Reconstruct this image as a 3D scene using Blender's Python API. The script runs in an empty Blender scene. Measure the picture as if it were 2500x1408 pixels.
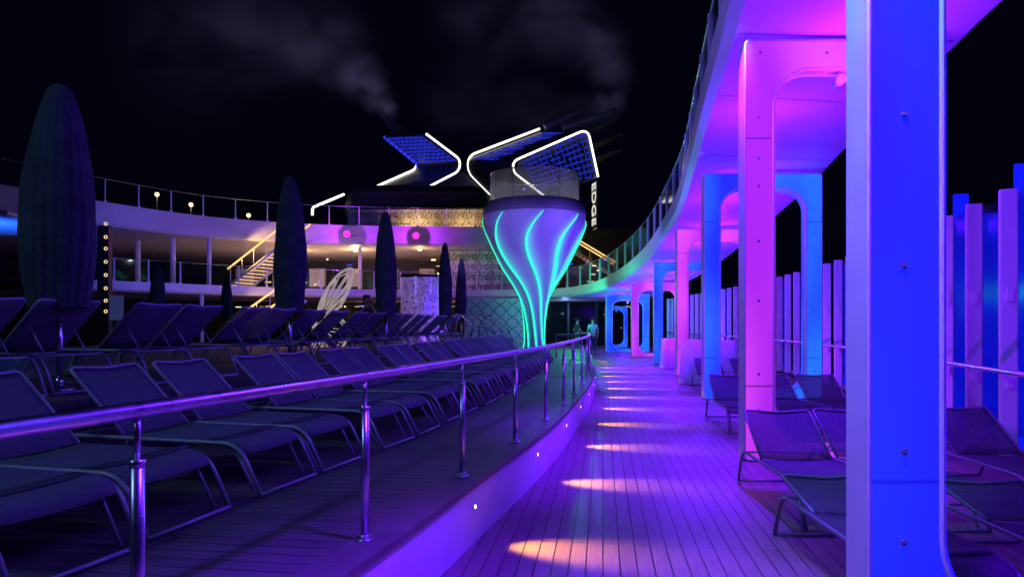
import bpy, bmesh, math, random
from mathutils import Vector, Matrix
random.seed(4)
D=bpy.data; S=bpy.context.scene; COL=S.collection
S.view_settings.view_transform='Standard'; S.view_settings.look='None'; S.view_settings.exposure=0
pi=math.pi
# ------------------------------------------------------------ materials
def nmat(name):
    m=D.materials.new(name); m.use_nodes=True; nt=m.node_tree; nt.nodes.clear()
    o=nt.nodes.new('ShaderNodeOutputMaterial'); return m,nt,o
def N(nt,t,**kw):
    n=nt.nodes.new(t)
    for k,v in kw.items(): setattr(n,k,v)
    return n
def pmat(name,col,rough=.5,metal=0,var=.12,scale=6,bump=0,bscale=60,trans=0,emis=None,es=0,alpha=1,coat=0):
    m,nt,o=nmat(name); b=N(nt,'ShaderNodeBsdfPrincipled'); nt.links.new(b.outputs[0],o.inputs[0])
    tc=N(nt,'ShaderNodeTexCoord'); no=N(nt,'ShaderNodeTexNoise'); no.inputs['Scale'].default_value=scale; no.inputs['Detail'].default_value=6
    nt.links.new(tc.outputs['Object'],no.inputs['Vector'])
    r=N(nt,'ShaderNodeMapRange'); r.inputs['To Min'].default_value=1-var; r.inputs['To Max'].default_value=1+var
    r.inputs['From Min'].default_value=.3; r.inputs['From Max'].default_value=.7
    nt.links.new(no.outputs[0],r.inputs[0])
    vm=N(nt,'ShaderNodeVectorMath',operation='SCALE'); vm.inputs[0].default_value=col[:3]; nt.links.new(r.outputs[0],vm.inputs['Scale'])
    nt.links.new(vm.outputs[0],b.inputs['Base Color'])
    rr=N(nt,'ShaderNodeMapRange'); rr.inputs['To Min'].default_value=max(0,rough-.07); rr.inputs['To Max'].default_value=min(1,rough+.1)
    nt.links.new(no.outputs[0],rr.inputs[0]); nt.links.new(rr.outputs[0],b.inputs['Roughness'])
    b.inputs['Metallic'].default_value=metal; b.inputs['Transmission Weight'].default_value=trans; b.inputs['Alpha'].default_value=alpha
    b.inputs['Coat Weight'].default_value=coat
    if emis: b.inputs['Emission Color'].default_value=(*emis,1); b.inputs['Emission Strength'].default_value=es
    if bump:
        n2=N(nt,'ShaderNodeTexNoise'); n2.inputs['Scale'].default_value=bscale; n2.inputs['Detail'].default_value=4
        nt.links.new(tc.outputs['Object'],n2.inputs['Vector'])
        bp=N(nt,'ShaderNodeBump'); bp.inputs['Strength'].default_value=bump; bp.inputs['Distance'].default_value=.02
        nt.links.new(n2.outputs[0],bp.inputs['Height']); nt.links.new(bp.outputs[0],b.inputs['Normal'])
    return m
def emat(name,col,st,var=.15):
    m,nt,o=nmat(name); e=N(nt,'ShaderNodeEmission'); e.inputs[0].default_value=(*col,1)
    tc=N(nt,'ShaderNodeTexCoord'); no=N(nt,'ShaderNodeTexNoise'); no.inputs['Scale'].default_value=3
    nt.links.new(tc.outputs['Object'],no.inputs['Vector'])
    r=N(nt,'ShaderNodeMapRange'); r.inputs['To Min'].default_value=st*(1-var); r.inputs['To Max'].default_value=st*(1+var)
    nt.links.new(no.outputs[0],r.inputs[0]); nt.links.new(r.outputs[0],e.inputs[1]); nt.links.new(e.outputs[0],o.inputs[0]); return m
def glassmat(name,tint,alpha,rough=.05,milk=0,fres=.5,mcol=(.8,.8,.85)):
    m,nt,o=nmat(name); g=N(nt,'ShaderNodeBsdfGlossy'); g.inputs['Roughness'].default_value=rough; g.inputs[0].default_value=(.8,.85,.95,1)
    t=N(nt,'ShaderNodeBsdfTransparent'); t.inputs[0].default_value=(*tint,1)
    lw=N(nt,'ShaderNodeLayerWeight'); lw.inputs[0].default_value=.35
    mu=N(nt,'ShaderNodeMath',operation='MULTIPLY_ADD'); nt.links.new(lw.outputs['Fresnel'],mu.inputs[0]); mu.inputs[1].default_value=fres; mu.inputs[2].default_value=alpha
    mx=N(nt,'ShaderNodeMixShader'); nt.links.new(mu.outputs[0],mx.inputs[0]); nt.links.new(t.outputs[0],mx.inputs[1]); nt.links.new(g.outputs[0],mx.inputs[2])
    out=mx
    if milk:
        tr=N(nt,'ShaderNodeBsdfTranslucent'); tr.inputs[0].default_value=(*mcol,1); df=N(nt,'ShaderNodeBsdfDiffuse'); df.inputs[0].default_value=(*mcol,1)
        m1=N(nt,'ShaderNodeMixShader'); m1.inputs[0].default_value=.5; nt.links.new(tr.outputs[0],m1.inputs[1]); nt.links.new(df.outputs[0],m1.inputs[2])
        m2=N(nt,'ShaderNodeMixShader'); m2.inputs[0].default_value=milk; nt.links.new(mx.outputs[0],m2.inputs[1]); nt.links.new(m1.outputs[0],m2.inputs[2]); out=m2
    nt.links.new(out.outputs[0],o.inputs[0]); return m
def plankmat(name,ang,c1,c2,roww=.1,rough=.42):
    m,nt,o=nmat(name); b=N(nt,'ShaderNodeBsdfPrincipled'); nt.links.new(b.outputs[0],o.inputs[0])
    tc=N(nt,'ShaderNodeTexCoord'); mp=N(nt,'ShaderNodeMapping'); mp.inputs['Rotation'].default_value=(0,0,ang)
    nt.links.new(tc.outputs['Object'],mp.inputs[0])
    br=N(nt,'ShaderNodeTexBrick'); br.offset=.37; br.inputs['Scale'].default_value=1; br.inputs['Brick Width'].default_value=2.4; br.inputs['Row Height'].default_value=roww
    br.inputs['Mortar Size'].default_value=.005; br.inputs['Mortar Smooth'].default_value=.3; br.inputs['Bias'].default_value=0
    br.inputs['Color1'].default_value=(*c1,1); br.inputs['Color2'].default_value=(*c2,1); br.inputs['Mortar'].default_value=(.01,.008,.007,1)
    nt.links.new(mp.outputs[0],br.inputs[0])
    sc=N(nt,'ShaderNodeMapping'); sc.inputs['Scale'].default_value=(1.2,22,1); nt.links.new(mp.outputs[0],sc.inputs[0])
    no=N(nt,'ShaderNodeTexNoise'); no.inputs['Scale'].default_value=3; no.inputs['Detail'].default_value=8; nt.links.new(sc.outputs[0],no.inputs[0])
    mx=N(nt,'ShaderNodeMixRGB',blend_type='OVERLAY'); mx.inputs[0].default_value=.5; nt.links.new(br.outputs[0],mx.inputs[1]); nt.links.new(no.outputs[0],mx.inputs[2])
    n3=N(nt,'ShaderNodeTexNoise'); n3.inputs['Scale'].default_value=1.3; n3.inputs['Detail'].default_value=5; nt.links.new(tc.outputs['Object'],n3.inputs[0])
    dr=N(nt,'ShaderNodeMapRange'); dr.inputs['From Min'].default_value=.35; dr.inputs['From Max'].default_value=.65; dr.inputs['To Min'].default_value=.8; dr.inputs['To Max'].default_value=1.1; nt.links.new(n3.outputs[0],dr.inputs[0])
    vs=N(nt,'ShaderNodeVectorMath',operation='SCALE'); nt.links.new(mx.outputs[0],vs.inputs[0]); nt.links.new(dr.outputs[0],vs.inputs['Scale']); nt.links.new(vs.outputs[0],b.inputs['Base Color'])
    rr=N(nt,'ShaderNodeMapRange'); rr.inputs['From Min'].default_value=.3; rr.inputs['From Max'].default_value=.7; rr.inputs['To Min'].default_value=rough-.1; rr.inputs['To Max'].default_value=rough+.15
    nt.links.new(n3.outputs[0],rr.inputs[0]); nt.links.new(rr.outputs[0],b.inputs['Roughness'])
    bp=N(nt,'ShaderNodeBump'); bp.inputs['Strength'].default_value=.5; bp.inputs['Distance'].default_value=.006; bp.invert=True
    nt.links.new(br.outputs['Fac'],bp.inputs['Height']); nt.links.new(bp.outputs[0],b.inputs['Normal'])
    return m
def panelmat(name,ca,cb,st):
    m,nt,o=nmat(name); tc=N(nt,'ShaderNodeTexCoord'); sp=N(nt,'ShaderNodeSeparateXYZ'); nt.links.new(tc.outputs['Object'],sp.inputs[0])
    oi=N(nt,'ShaderNodeObjectInfo')
    mp=N(nt,'ShaderNodeMapping'); mp.inputs['Scale'].default_value=(1.0,1,.42); nt.links.new(tc.outputs['Object'],mp.inputs[0]); nt.links.new(oi.outputs['Random'],mp.inputs['Location'])
    no=N(nt,'ShaderNodeTexNoise'); no.inputs['Scale'].default_value=1.2; no.inputs['Detail'].default_value=0; nt.links.new(mp.outputs[0],no.inputs[0])
    r=N(nt,'ShaderNodeMapRange'); r.inputs['From Min'].default_value=.3; r.inputs['From Max'].default_value=.7; nt.links.new(no.outputs[0],r.inputs[0])
    mx=N(nt,'ShaderNodeMixRGB'); mx.inputs[1].default_value=(*ca,1); mx.inputs[2].default_value=(*cb,1); nt.links.new(r.outputs[0],mx.inputs[0])
    fac=None
    for z0 in (.82,3.52):
        s=N(nt,'ShaderNodeMath',operation='SUBTRACT'); s.inputs[1].default_value=z0; nt.links.new(sp.outputs[2],s.inputs[0])
        a=N(nt,'ShaderNodeMath',operation='ABSOLUTE'); nt.links.new(s.outputs[0],a.inputs[0])
        g=N(nt,'ShaderNodeMapRange'); g.inputs['From Min'].default_value=.004; g.inputs['From Max'].default_value=.016; g.inputs['To Min'].default_value=.4; nt.links.new(a.outputs[0],g.inputs[0])
        if fac is None: fac=g
        else:
            mm=N(nt,'ShaderNodeMath',operation='MULTIPLY'); nt.links.new(fac.outputs[0],mm.inputs[0]); nt.links.new(g.outputs[0],mm.inputs[1]); fac=mm
    n2=N(nt,'ShaderNodeMapRange'); n2.inputs['To Min'].default_value=st*.8; n2.inputs['To Max'].default_value=st*1.2; nt.links.new(no.outputs[0],n2.inputs[0])
    mm=N(nt,'ShaderNodeMath',operation='MULTIPLY'); nt.links.new(fac.outputs[0],mm.inputs[0]); nt.links.new(n2.outputs[0],mm.inputs[1])
    e=N(nt,'ShaderNodeEmission'); nt.links.new(mx.outputs[0],e.inputs[0]); nt.links.new(mm.outputs[0],e.inputs[1])
    gl=N(nt,'ShaderNodeBsdfPrincipled'); gl.inputs['Base Color'].default_value=(.6,.6,.65,1); gl.inputs['Roughness'].default_value=.6
    ms=N(nt,'ShaderNodeMixShader'); ms.inputs[0].default_value=.08
    nt.links.new(e.outputs[0],ms.inputs[1]); nt.links.new(gl.outputs[0],ms.inputs[2]); nt.links.new(ms.outputs[0],o.inputs[0]); return m

M_white=pmat('white_paint',(.74,.74,.76),.45,0,.06,2)
M_galw=pmat('gallery_paint',(.5,.5,.55),.5,0,.08,1)
M_casing=pmat('casing_grey',(.66,.7,.69),.5,.0,.08,3)
M_chrome=pmat('chrome',(.72,.72,.75),.2,1,.05,9)
M_rail=pmat('brushed_rail',(.6,.57,.66),.28,1,.1,14)
M_frame=pmat('lounger_metal',(.42,.45,.46),.4,.25,.06,9)
M_frame2=pmat('shaded_lounger_metal',(.2,.2,.24),.4,.3,.06,9)  # darker copy of the lounger metal, canopy shade put into the colour
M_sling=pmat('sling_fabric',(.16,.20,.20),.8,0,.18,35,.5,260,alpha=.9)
M_sling2=pmat('shaded_sling_fabric',(.09,.09,.12),.8,0,.18,35,.5,260,alpha=.72)  # darker copy of the sling, dimness under the canopy put into the colour
M_slingd=pmat('sling_band',(.06,.075,.08),.8,0,.15,35,.4,260)
M_umb=pmat('parasol_fabric',(.05,.075,.075),.9,0,.35,4,.8,22)
M_dark=pmat('dark_metal',(.03,.03,.035),.45,.2,.2,2)
M_soot=pmat('dark_casing',(.045,.045,.05),.5,.1,.2,1)
M_grey=pmat('grey_panel',(.18,.18,.2),.5,.1,.15,1)
M_curb=pmat('curb_paint',(.74,.7,.8),.5,0,.08,3)
M_walk=plankmat('walkway_planks',-(pi/2-.13),(.26,.16,.175),(.21,.13,.145),.105,.42)
M_plat=plankmat('platform_planks',math.radians(8),(.15,.14,.12),(.12,.11,.095),.11,.55)
M_border=pmat('border_board',(.12,.10,.09),.5,0,.25,8,.2,60)
M_glass=glassmat('clear_glass',(.86,.9,.92),.02)
M_glassb=glassmat('tinted_glass',(.6,.66,.75),.0,.15,0,.03)
M_milk=glassmat('milky_glass',(.88,.9,.9),.03,.08,.14,.5,(.75,.75,.75))
M_blue=panelmat('blue_panel',(.004,.004,1),(.006,.018,1),1.9)
M_cyan=panelmat('azure_panel',(.006,.02,1),(.01,.11,1),1.6)
M_pink=panelmat('magenta_panel',(.5,.025,1),(.9,.085,1),1.0)
M_teal=emat('teal_led',(.006,.42,.22),4.0)
M_neon=emat('white_led',(1,.93,.8),2.6)
M_sign=emat('sign_led',(1,.97,.85),.8)
M_blueled=emat('blue_led',(.03,.05,1),1.6)
M_bluefin=emat('blue_fin',(.006,.008,.9),1.1,.4)
M_bluedim=emat('blue_lattice',(.02,.03,.6),.75)
M_warm=emat('warm_lamp',(1,.62,.25),5)
M_warmdim=emat('warm_led',(1,.55,.18),1.6)
M_pale=emat('pale_led',(1,.75,.4),1.2)
M_pinkl=emat('pink_lamp',(1,.022,.72),2.4,.05)
M_violed=emat('violet_led',(.25,.03,1),.9)
M_pod=pmat('pod_paint',(.7,.7,.8),.5,0,.04,1)
# pod flute: teal LED falloff painted across its width as emission by the glow attribute
m,nt,o=nmat('flute_painted_glow'); b=N(nt,'ShaderNodeBsdfPrincipled'); b.inputs['Base Color'].default_value=(.68,.69,.78,1); b.inputs['Roughness'].default_value=.45
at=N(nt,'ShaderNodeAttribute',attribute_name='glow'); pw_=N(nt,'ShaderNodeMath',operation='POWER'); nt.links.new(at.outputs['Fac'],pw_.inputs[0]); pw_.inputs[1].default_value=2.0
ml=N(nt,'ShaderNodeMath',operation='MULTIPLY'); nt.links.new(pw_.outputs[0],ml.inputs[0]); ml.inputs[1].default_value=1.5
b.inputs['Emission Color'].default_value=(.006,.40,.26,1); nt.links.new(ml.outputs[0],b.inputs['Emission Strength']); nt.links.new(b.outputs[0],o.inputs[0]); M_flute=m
M_podrim=pmat('pod_rim',(.22,.22,.24),.5,0,.1,1)
M_skin=pmat('skin',(.5,.3,.22),.6); M_hair=pmat('hair',(.02,.015,.01),.7)
M_shirtb=pmat('blue_shirt',(.3,.45,.6),.8); M_shirtd=pmat('dark_shirt',(.03,.03,.04),.8); M_trou=pmat('trousers',(.05,.06,.1),.8); M_shoe=pmat('shoe',(.03,.03,.03),.6)
M_cloth=pmat('table_cloth',(.6,.58,.6),.85,0,.08,5,.2,20)
# ------------------------------------------------------------ mesh helpers
def catmull(P,n=8):
    P=[Vector(p) for p in P]; out=[]
    for i in range(len(P)-1):
        p0=P[max(i-1,0)];p1=P[i];p2=P[i+1];p3=P[min(i+2,len(P)-1)]
        for k in range(n):
            t=k/n
            out.append(.5*((2*p1)+(p2-p0)*t+(2*p0-5*p1+4*p2-p3)*t*t+(3*p1-p0-3*p2+p3)*t**3))
    out.append(P[-1]); return out
def roundpath(P,r,n=5):
    P=[Vector(p) for p in P]; out=[P[0]]
    for i in range(1,len(P)-1):
        a=(P[i-1]-P[i]); b=(P[i+1]-P[i]); rr=min(r,a.length*.49,b.length*.49)
        A=P[i]+a.normalized()*rr; B=P[i]+b.normalized()*rr
        for k in range(n+1):
            t=k/n; out.append(A*(1-t)**2+P[i]*2*t*(1-t)+B*t*t)
    out.append(P[-1]); return out
def tube(bm,pts,r,seg=8,cap=True,closed=False):
    pts=[Vector(p) for p in pts]; n=len(pts); rings=[]; up=None
    for i,p in enumerate(pts):
        if closed: t=(pts[(i+1)%n]-pts[i-1])
        else: t=pts[min(i+1,n-1)]-pts[max(i-1,0)]
        if t.length<1e-9: t=Vector((0,0,1))
        t.normalize()
        if up is None:
            up=Vector((0,0,1)) if abs(t.z)<.9 else Vector((1,0,0))
        s=t.cross(up)
        if s.length<1e-5: up=Vector((1,0,0)) if abs(t.x)<.9 else Vector((0,1,0)); s=t.cross(up)
        s.normalize(); up=s.cross(t).normalized()
        rad=r[i] if isinstance(r,(list,tuple)) else r
        rings.append([bm.verts.new(p+(s*math.cos(2*pi*k/seg)+up*math.sin(2*pi*k/seg))*rad) for k in range(seg)])
    m=n if closed else n-1
    for i in range(m):
        a=rings[i]; b=rings[(i+1)%n]
        for k in range(seg):
            f=bm.faces.new((a[k],a[(k+1)%seg],b[(k+1)%seg],b[k])); f.smooth=True
    if cap and not closed:
        bm.faces.new(rings[0][::-1]); bm.faces.new(rings[-1])
def box(bm,c,s,rz=0,bev=0):
    mat=Matrix.Translation(c)@Matrix.Rotation(rz,4,'Z')@Matrix.Diagonal((s[0],s[1],s[2],1))
    g=bmesh.ops.create_cube(bm,size=1,matrix=mat)
    if bev:
        es=set()
        for v in g['verts']:
            for e in v.link_edges: es.add(e)
        bmesh.ops.bevel(bm,geom=list(es),offset=bev,segments=3,affect='EDGES',profile=.5)
def lathe(bm,prof,c=(0,0,0),seg=48,fn=None):
    rings=[]
    for r,z in prof:
        ring=[]
        for k in range(seg):
            a=2*pi*k/seg; rr=r*(fn(a,z) if fn else 1)
            ring.append(bm.verts.new((c[0]+rr*math.cos(a),c[1]+rr*math.sin(a),c[2]+z)))
        rings.append(ring)
    for i in range(len(rings)-1):
        for k in range(seg):
            f=bm.faces.new((rings[i][k],rings[i][(k+1)%seg],rings[i+1][(k+1)%seg],rings[i+1][k])); f.smooth=True
def mk(name,bm,mat,parent=None,loc=(0,0,0),rz=0,**props):
    me=D.meshes.new(name)
    bmesh.ops.recalc_face_normals(bm,faces=bm.faces[:])
    bm.to_mesh(me); bm.free()
    me.materials.append(mat); o=D.objects.new(name,me); COL.objects.link(o)
    if parent: o.parent=parent
    o.location=loc; o.rotation_euler=(0,0,rz)
    for k,v in props.items(): o[k]=v
    return o
def thing(name,label,cat,loc=(0,0,0),rz=0,group=None):
    o=D.objects.new(name,None); o.empty_display_size=.1; COL.objects.link(o); o.location=loc; o.rotation_euler=(0,0,rz)
    o['label']=label; o['category']=cat
    if group: o['group']=group
    return o
def clone(root,kids,loc,rz,label=None):
    r=root.copy(); COL.objects.link(r); r.location=loc; r.rotation_euler=(0,0,rz)
    if label: r['label']=label
    for k in kids:
        c=k.copy(); COL.objects.link(c); c.parent=r
    return r
def lamp(name,kind,loc,col,power,radius=.02,parent=None,target=None,size=1.2,blend=.5):
    l=D.lights.new(name,kind); l.color=col; l.energy=power; l.shadow_soft_size=radius
    if kind=='SPOT': l.spot_size=size; l.spot_blend=blend
    o=D.objects.new(name,l); COL.objects.link(o); o.location=loc
    if target: o.rotation_euler=(Vector(target)-Vector(loc)).to_track_quat('-Z','Y').to_euler()
    if parent: o.parent=parent
    return o
# ------------------------------------------------------------ camera, world
cd=D.cameras.new('camera'); cam=D.objects.new('camera',cd); COL.objects.link(cam); S.camera=cam
cam.location=(0,0,1.5); cam.rotation_euler=(pi/2,0,0); cd.sensor_width=36; cd.lens=24.48; cd.shift_y=.0344; cd.clip_end=5000; cd.clip_start=.05
W=D.worlds.new('World'); S.world=W; W.use_nodes=True; nt=W.node_tree; nt.nodes.clear()
wo=N(nt,'ShaderNodeOutputWorld'); bg=N(nt,'ShaderNodeBackground'); sky=N(nt,'ShaderNodeTexSky'); sky.sky_type='NISHITA'; sky.sun_disc=False; sky.sun_elevation=math.radians(-6); sky.sun_rotation=2.5
bg2=N(nt,'ShaderNodeBackground'); bg2.inputs[0].default_value=(.16,.14,1,1); bg2.inputs[1].default_value=.0036
bg.inputs[1].default_value=.01; nt.links.new(sky.outputs[0],bg.inputs[0]); ad=N(nt,'ShaderNodeAddShader'); nt.links.new(bg.outputs[0],ad.inputs[0]); nt.links.new(bg2.outputs[0],ad.inputs[1]); nt.links.new(ad.outputs[0],wo.inputs[0])
# ------------------------------------------------------------ platform curve
RP=[(-2.5,-3),(-1.62,.4),(-1.13,2.1),(-.73,3.46),(-.35,4.9),(.03,6.33),(.38,7.8),(.7,9.4),(.96,10.8),(1.36,13.1),(1.78,16),(2.2,20),(2.65,24.5),(3.05,30)]
RC=catmull([(a,b,0) for a,b in RP],12)
L=[0]
for i in range(1,len(RC)): L.append(L[-1]+(RC[i]-RC[i-1]).length)
def at_s(s):
    s=max(0,min(L[-1]-1e-4,s))
    for i in range(1,len(L)):
        if L[i]>=s:
            t=(s-L[i-1])/(L[i]-L[i-1]); p=RC[i-1].lerp(RC[i],t)
            a=RC[max(i-3,0)]; b=RC[min(i+2,len(RC)-1)]; return p,(b-a).normalized()
def s_of_y(y):
    for i in range(1,len(RC)):
        if RC[i].y>=y: 
            t=(y-RC[i-1].y)/(RC[i].y-RC[i-1].y); return L[i-1]+t*(L[i]-L[i-1])
    return L[-1]
def off(s,d,z=0):
    p,t=at_s(s); return Vector((p.x-t.y*d,p.y+t.x*d,z))
ZA=.42; ZB=.92
def strip(name,rows,mat,**props):
    bm=bmesh.new(); prev=None
    for row in rows:
        cur=[bm.verts.new(v) for v in row]
        if prev:
            for k in range(len(cur)-1): bm.faces.new((prev[k],prev[k+1],cur[k+1],cur[k]))
        prev=cur
    return mk(name,bm,mat,**props)
ss=[L[-1]*i/90 for i in range(91)]
bm=bmesh.new(); box(bm,(-13,32,-.25),(56,80,.5)); mk('deck_floor',bm,M_walk,kind='structure')
bm=bmesh.new(); bmesh.ops.create_grid(bm,x_segments=8,y_segments=8,size=2500,matrix=Matrix.Translation((0,1500,-18))); mk('sea',bm,pmat('sea_water',(.005,.008,.015),.2,0,.2,.1,.4,.5),kind='structure')
strip('lower_terrace',[[off(s,-.10,ZA),off(s,.5,ZA),off(s,1.5,ZA),off(s,3.0,ZA)] for s in ss],M_plat,kind='structure')
strip('upper_terrace',[[off(s,3.0,ZA-.01),off(s,3.0,ZB),off(s,4,ZB),off(s,6.6,ZB),off(s,6.6,.3)] for s in ss],M_plat,kind='structure')
strip('pool_deck',[[off(s,6.55,.5),off(s,12,.5),off(s,34,.5)] for s in ss],M_plat,kind='structure')
strip('curb_face',[[off(s,-.12,-.01),off(s,-.12,ZA-.035)] for s in ss],M_curb,kind='structure')
strip('curb_border',[[off(s,-.14,ZA-.035),off(s,-.14,ZA+.006),off(s,.07,ZA+.006)] for s in ss],M_border,kind='structure')
# ------------------------------------------------------------ handrail
hr=thing('deck_handrail','curved polished metal handrail with round posts along terrace edge','railing')
s0=s_of_y(.0); s1=s_of_y(20.5)
end=[off(s1+.9,.12,1.2),off(s1+1.3,.5,1.15),off(s1+1.2,1.0,1.15)]
bm=bmesh.new(); tube(bm,[off(s0+(s1-s0)*i/70,0,1.24) for i in range(71)]+end,.026,16); mk('handrail_tube',bm,M_rail,hr)
bm=bmesh.new(); tube(bm,[(0,0,0),(0,0,.66)],.021,16); tube(bm,[(0,0,.655),(0,0,.80)],.010,8)
tube(bm,[(0,0,0),(0,0,.012)],.046,20); tube(bm,[(0,0,.645),(0,0,.666)],.0235,14); tube(bm,[(0,0,.012),(0,0,.03)],.029,14)
pm=D.meshes.new('post'); bm.to_mesh(pm); bm.free(); pm.materials.append(M_rail)
for y in (.7,2.1,3.46,4.9,6.33,7.8,9.4,10.8,12.4,14,15.6,17.2,18.8,20.3):
    o=D.objects.new('post',pm); COL.objects.link(o); o.parent=hr; o.location=off(s_of_y(y),0,ZA+.006)
for p in end[1:]:
    o=D.objects.new('post',pm); COL.objects.link(o); o.parent=hr; o.location=(p.x,p.y,ZA-.07)
# ------------------------------------------------------------ step lights
for i,y in enumerate((2.9,4.8,6.7,8.6,10.5,12.4,14.3,16.2,18.1,20.0,21.9,23.8,25.7,27.6)):
    p,t=at_s(s_of_y(y)); q=off(s_of_y(y),-.123,.25); ang=math.atan2(-t.x,t.y)
    r=thing('step_light','small round warm step light set in the curb','light',q,ang,'step lights along the curb')
    bm=bmesh.new(); tube(bm,[(0,0,0),(.006,0,0)],.024,14); mk('trim_ring',bm,M_chrome,r)
    bm=bmesh.new(); tube(bm,[(.005,0,0),(.010,0,0)],.013,12); mk('lens',bm,M_warm,r)
    l=lamp('bulb','SPOT',(.03,0,0),(1,.46,.04),210,.05,r,size=math.radians(50),blend=1)
    l.rotation_euler=Vector((1,0,-.44)).to_track_quat('-Z','Y').to_euler()
# ------------------------------------------------------------ sun loungers
def lounger_template(TX,TZ,MF=M_frame,MS=M_sling):
    r=thing('sun_lounger','grey metal sun lounger with dark mesh sling','sun lounger')
    bm=bmesh.new(); H=.325
    for sy in (-.315,.315):
        tube(bm,roundpath([(.86,sy,.015),(.70,sy,H),(-.70,sy,H),(-.84,sy,.015)],.12,6),.014,8)
    for x in (.86,-.84): tube(bm,[(x,-.315,.016),(x,.315,.016)],.012,8)
    for sy in (-.275,.275): tube(bm,roundpath([(.79,sy,.02),(.63,sy,H-.015),(.4,sy,H-.015)],.1,4),.010,6)
    for x in (.5,-.2,-.66): tube(bm,[(x,-.31,H-.01),(x,.31,H-.01)],.010,6)
    k=[mk('frame',bm,MF,r)]
    bm=bmesh.new()
    tube(bm,roundpath([(-.2,-.295,.34),(TX,-.295,TZ),(TX-.015,-.265,TZ+.012),(TX,0,TZ-.004),(TX-.015,.265,TZ+.012),(TX,.295,TZ),(-.2,.295,.34)],.03,3),.012,8)
    for sy in (-.2,.2): tube(bm,[(-.2+(TX+.2)*.55,sy,.34+(TZ-.34)*.55-.02),(-.6,sy,.335)],.007,6)
    k.append(mk('backrest_frame',bm,MF,r))
    def sheet(P,w,sag,mat,nm,th=.008,dz=0):
        bm=bmesh.new(); prev=None; nn=8
        for i,(x,z) in enumerate(P):
            cur=[]
            for j in range(nn+1):
                v=j/nn*2-1; cur.append(bm.verts.new((x,v*w,z-sag*(1-v*v)+dz)))
            if prev:
                for j in range(nn):
                    f=bm.faces.new((prev[j],prev[j+1],cur[j+1],cur[j])); f.smooth=True
            prev=cur
        o=mk(nm,bm,mat,r); md=o.modifiers.new('thickness','SOLIDIFY'); md.thickness=th; return o
    seat=[(-.19,.342),(0,.342),(.2,.342),(.4,.342),(.55,.342),(.64,.336),(.70,.312),(.735,.265)]
    k.append(sheet(seat,.308,.014,MS,'seat'))
    k.append(sheet([(.44,.348),(.55,.348)],.308,.014,M_slingd,'seat_band',.003))
    bk=[(-.205+(TX+.205)*t,.348+(TZ-.346)*t) for t in (0,.2,.4,.6,.8,.93,1)]
    k.append(sheet(bk,.295,.012,MS,'backrest'))
    return [r,k,True]
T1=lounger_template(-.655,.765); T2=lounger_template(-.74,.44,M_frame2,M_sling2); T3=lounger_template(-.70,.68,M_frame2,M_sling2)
def place(loc,rz,label,group,T=T1):
    if T[2]:
        r=T[0]; r.location=loc; r.rotation_euler=(0,0,rz); r['label']=label; T[2]=False
    else: r=clone(T[0],T[1],loc,rz,label)
    r['group']=group; return r
gA='sun loungers on the terrace'; gC='sun loungers under the covered walkway'
for i in range(-2,10):
    for j in (-1,1):
        s=s_of_y(4.74)+i*1.69+j*.36
        if s<1.2 or s>s_of_y(20.5): continue
        p,t=at_s(s); q=off(s,1.87+random.uniform(-.03,.03),ZA+.001); ang=math.atan2(-t.x,t.y)+random.uniform(-.03,.03)
        place(q,ang,'grey mesh sun lounger facing the handrail, backrest raised',gA)
for i in range(-2,9):
    for j in (-1,1):
        s=s_of_y(6.35)+i*1.72+j*.36
        if s<1.0 or s>s_of_y(19.5): continue
        p,t=at_s(s); q=off(s,4.2+random.uniform(-.03,.03),ZB+.001); ang=math.atan2(-t.x,t.y)+pi+random.uniform(-.03,.03)
        place(q,ang,'grey mesh sun lounger on raised terrace, facing the pool',gA)
for (x,y,a) in ((2.42,5.75,-1.62),(3.12,5.85,-1.58),(4.25,6.0,-1.6),(3.35,10.3,-1.66),(4.05,10.4,-1.6),(4.75,10.3,-1.6),(4.5,15.6,-1.65),(5.3,15.4,-1.6)):
    place((x,y,.002),a,'shade-darkened mesh sun lounger beside a glowing light arch, backrest raised',gC,T3)
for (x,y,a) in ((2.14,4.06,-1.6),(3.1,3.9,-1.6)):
    place((x,y,.002),a,'shade-darkened mesh sun lounger beside a blue arch, backrest nearly flat',gC,T2)
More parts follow.
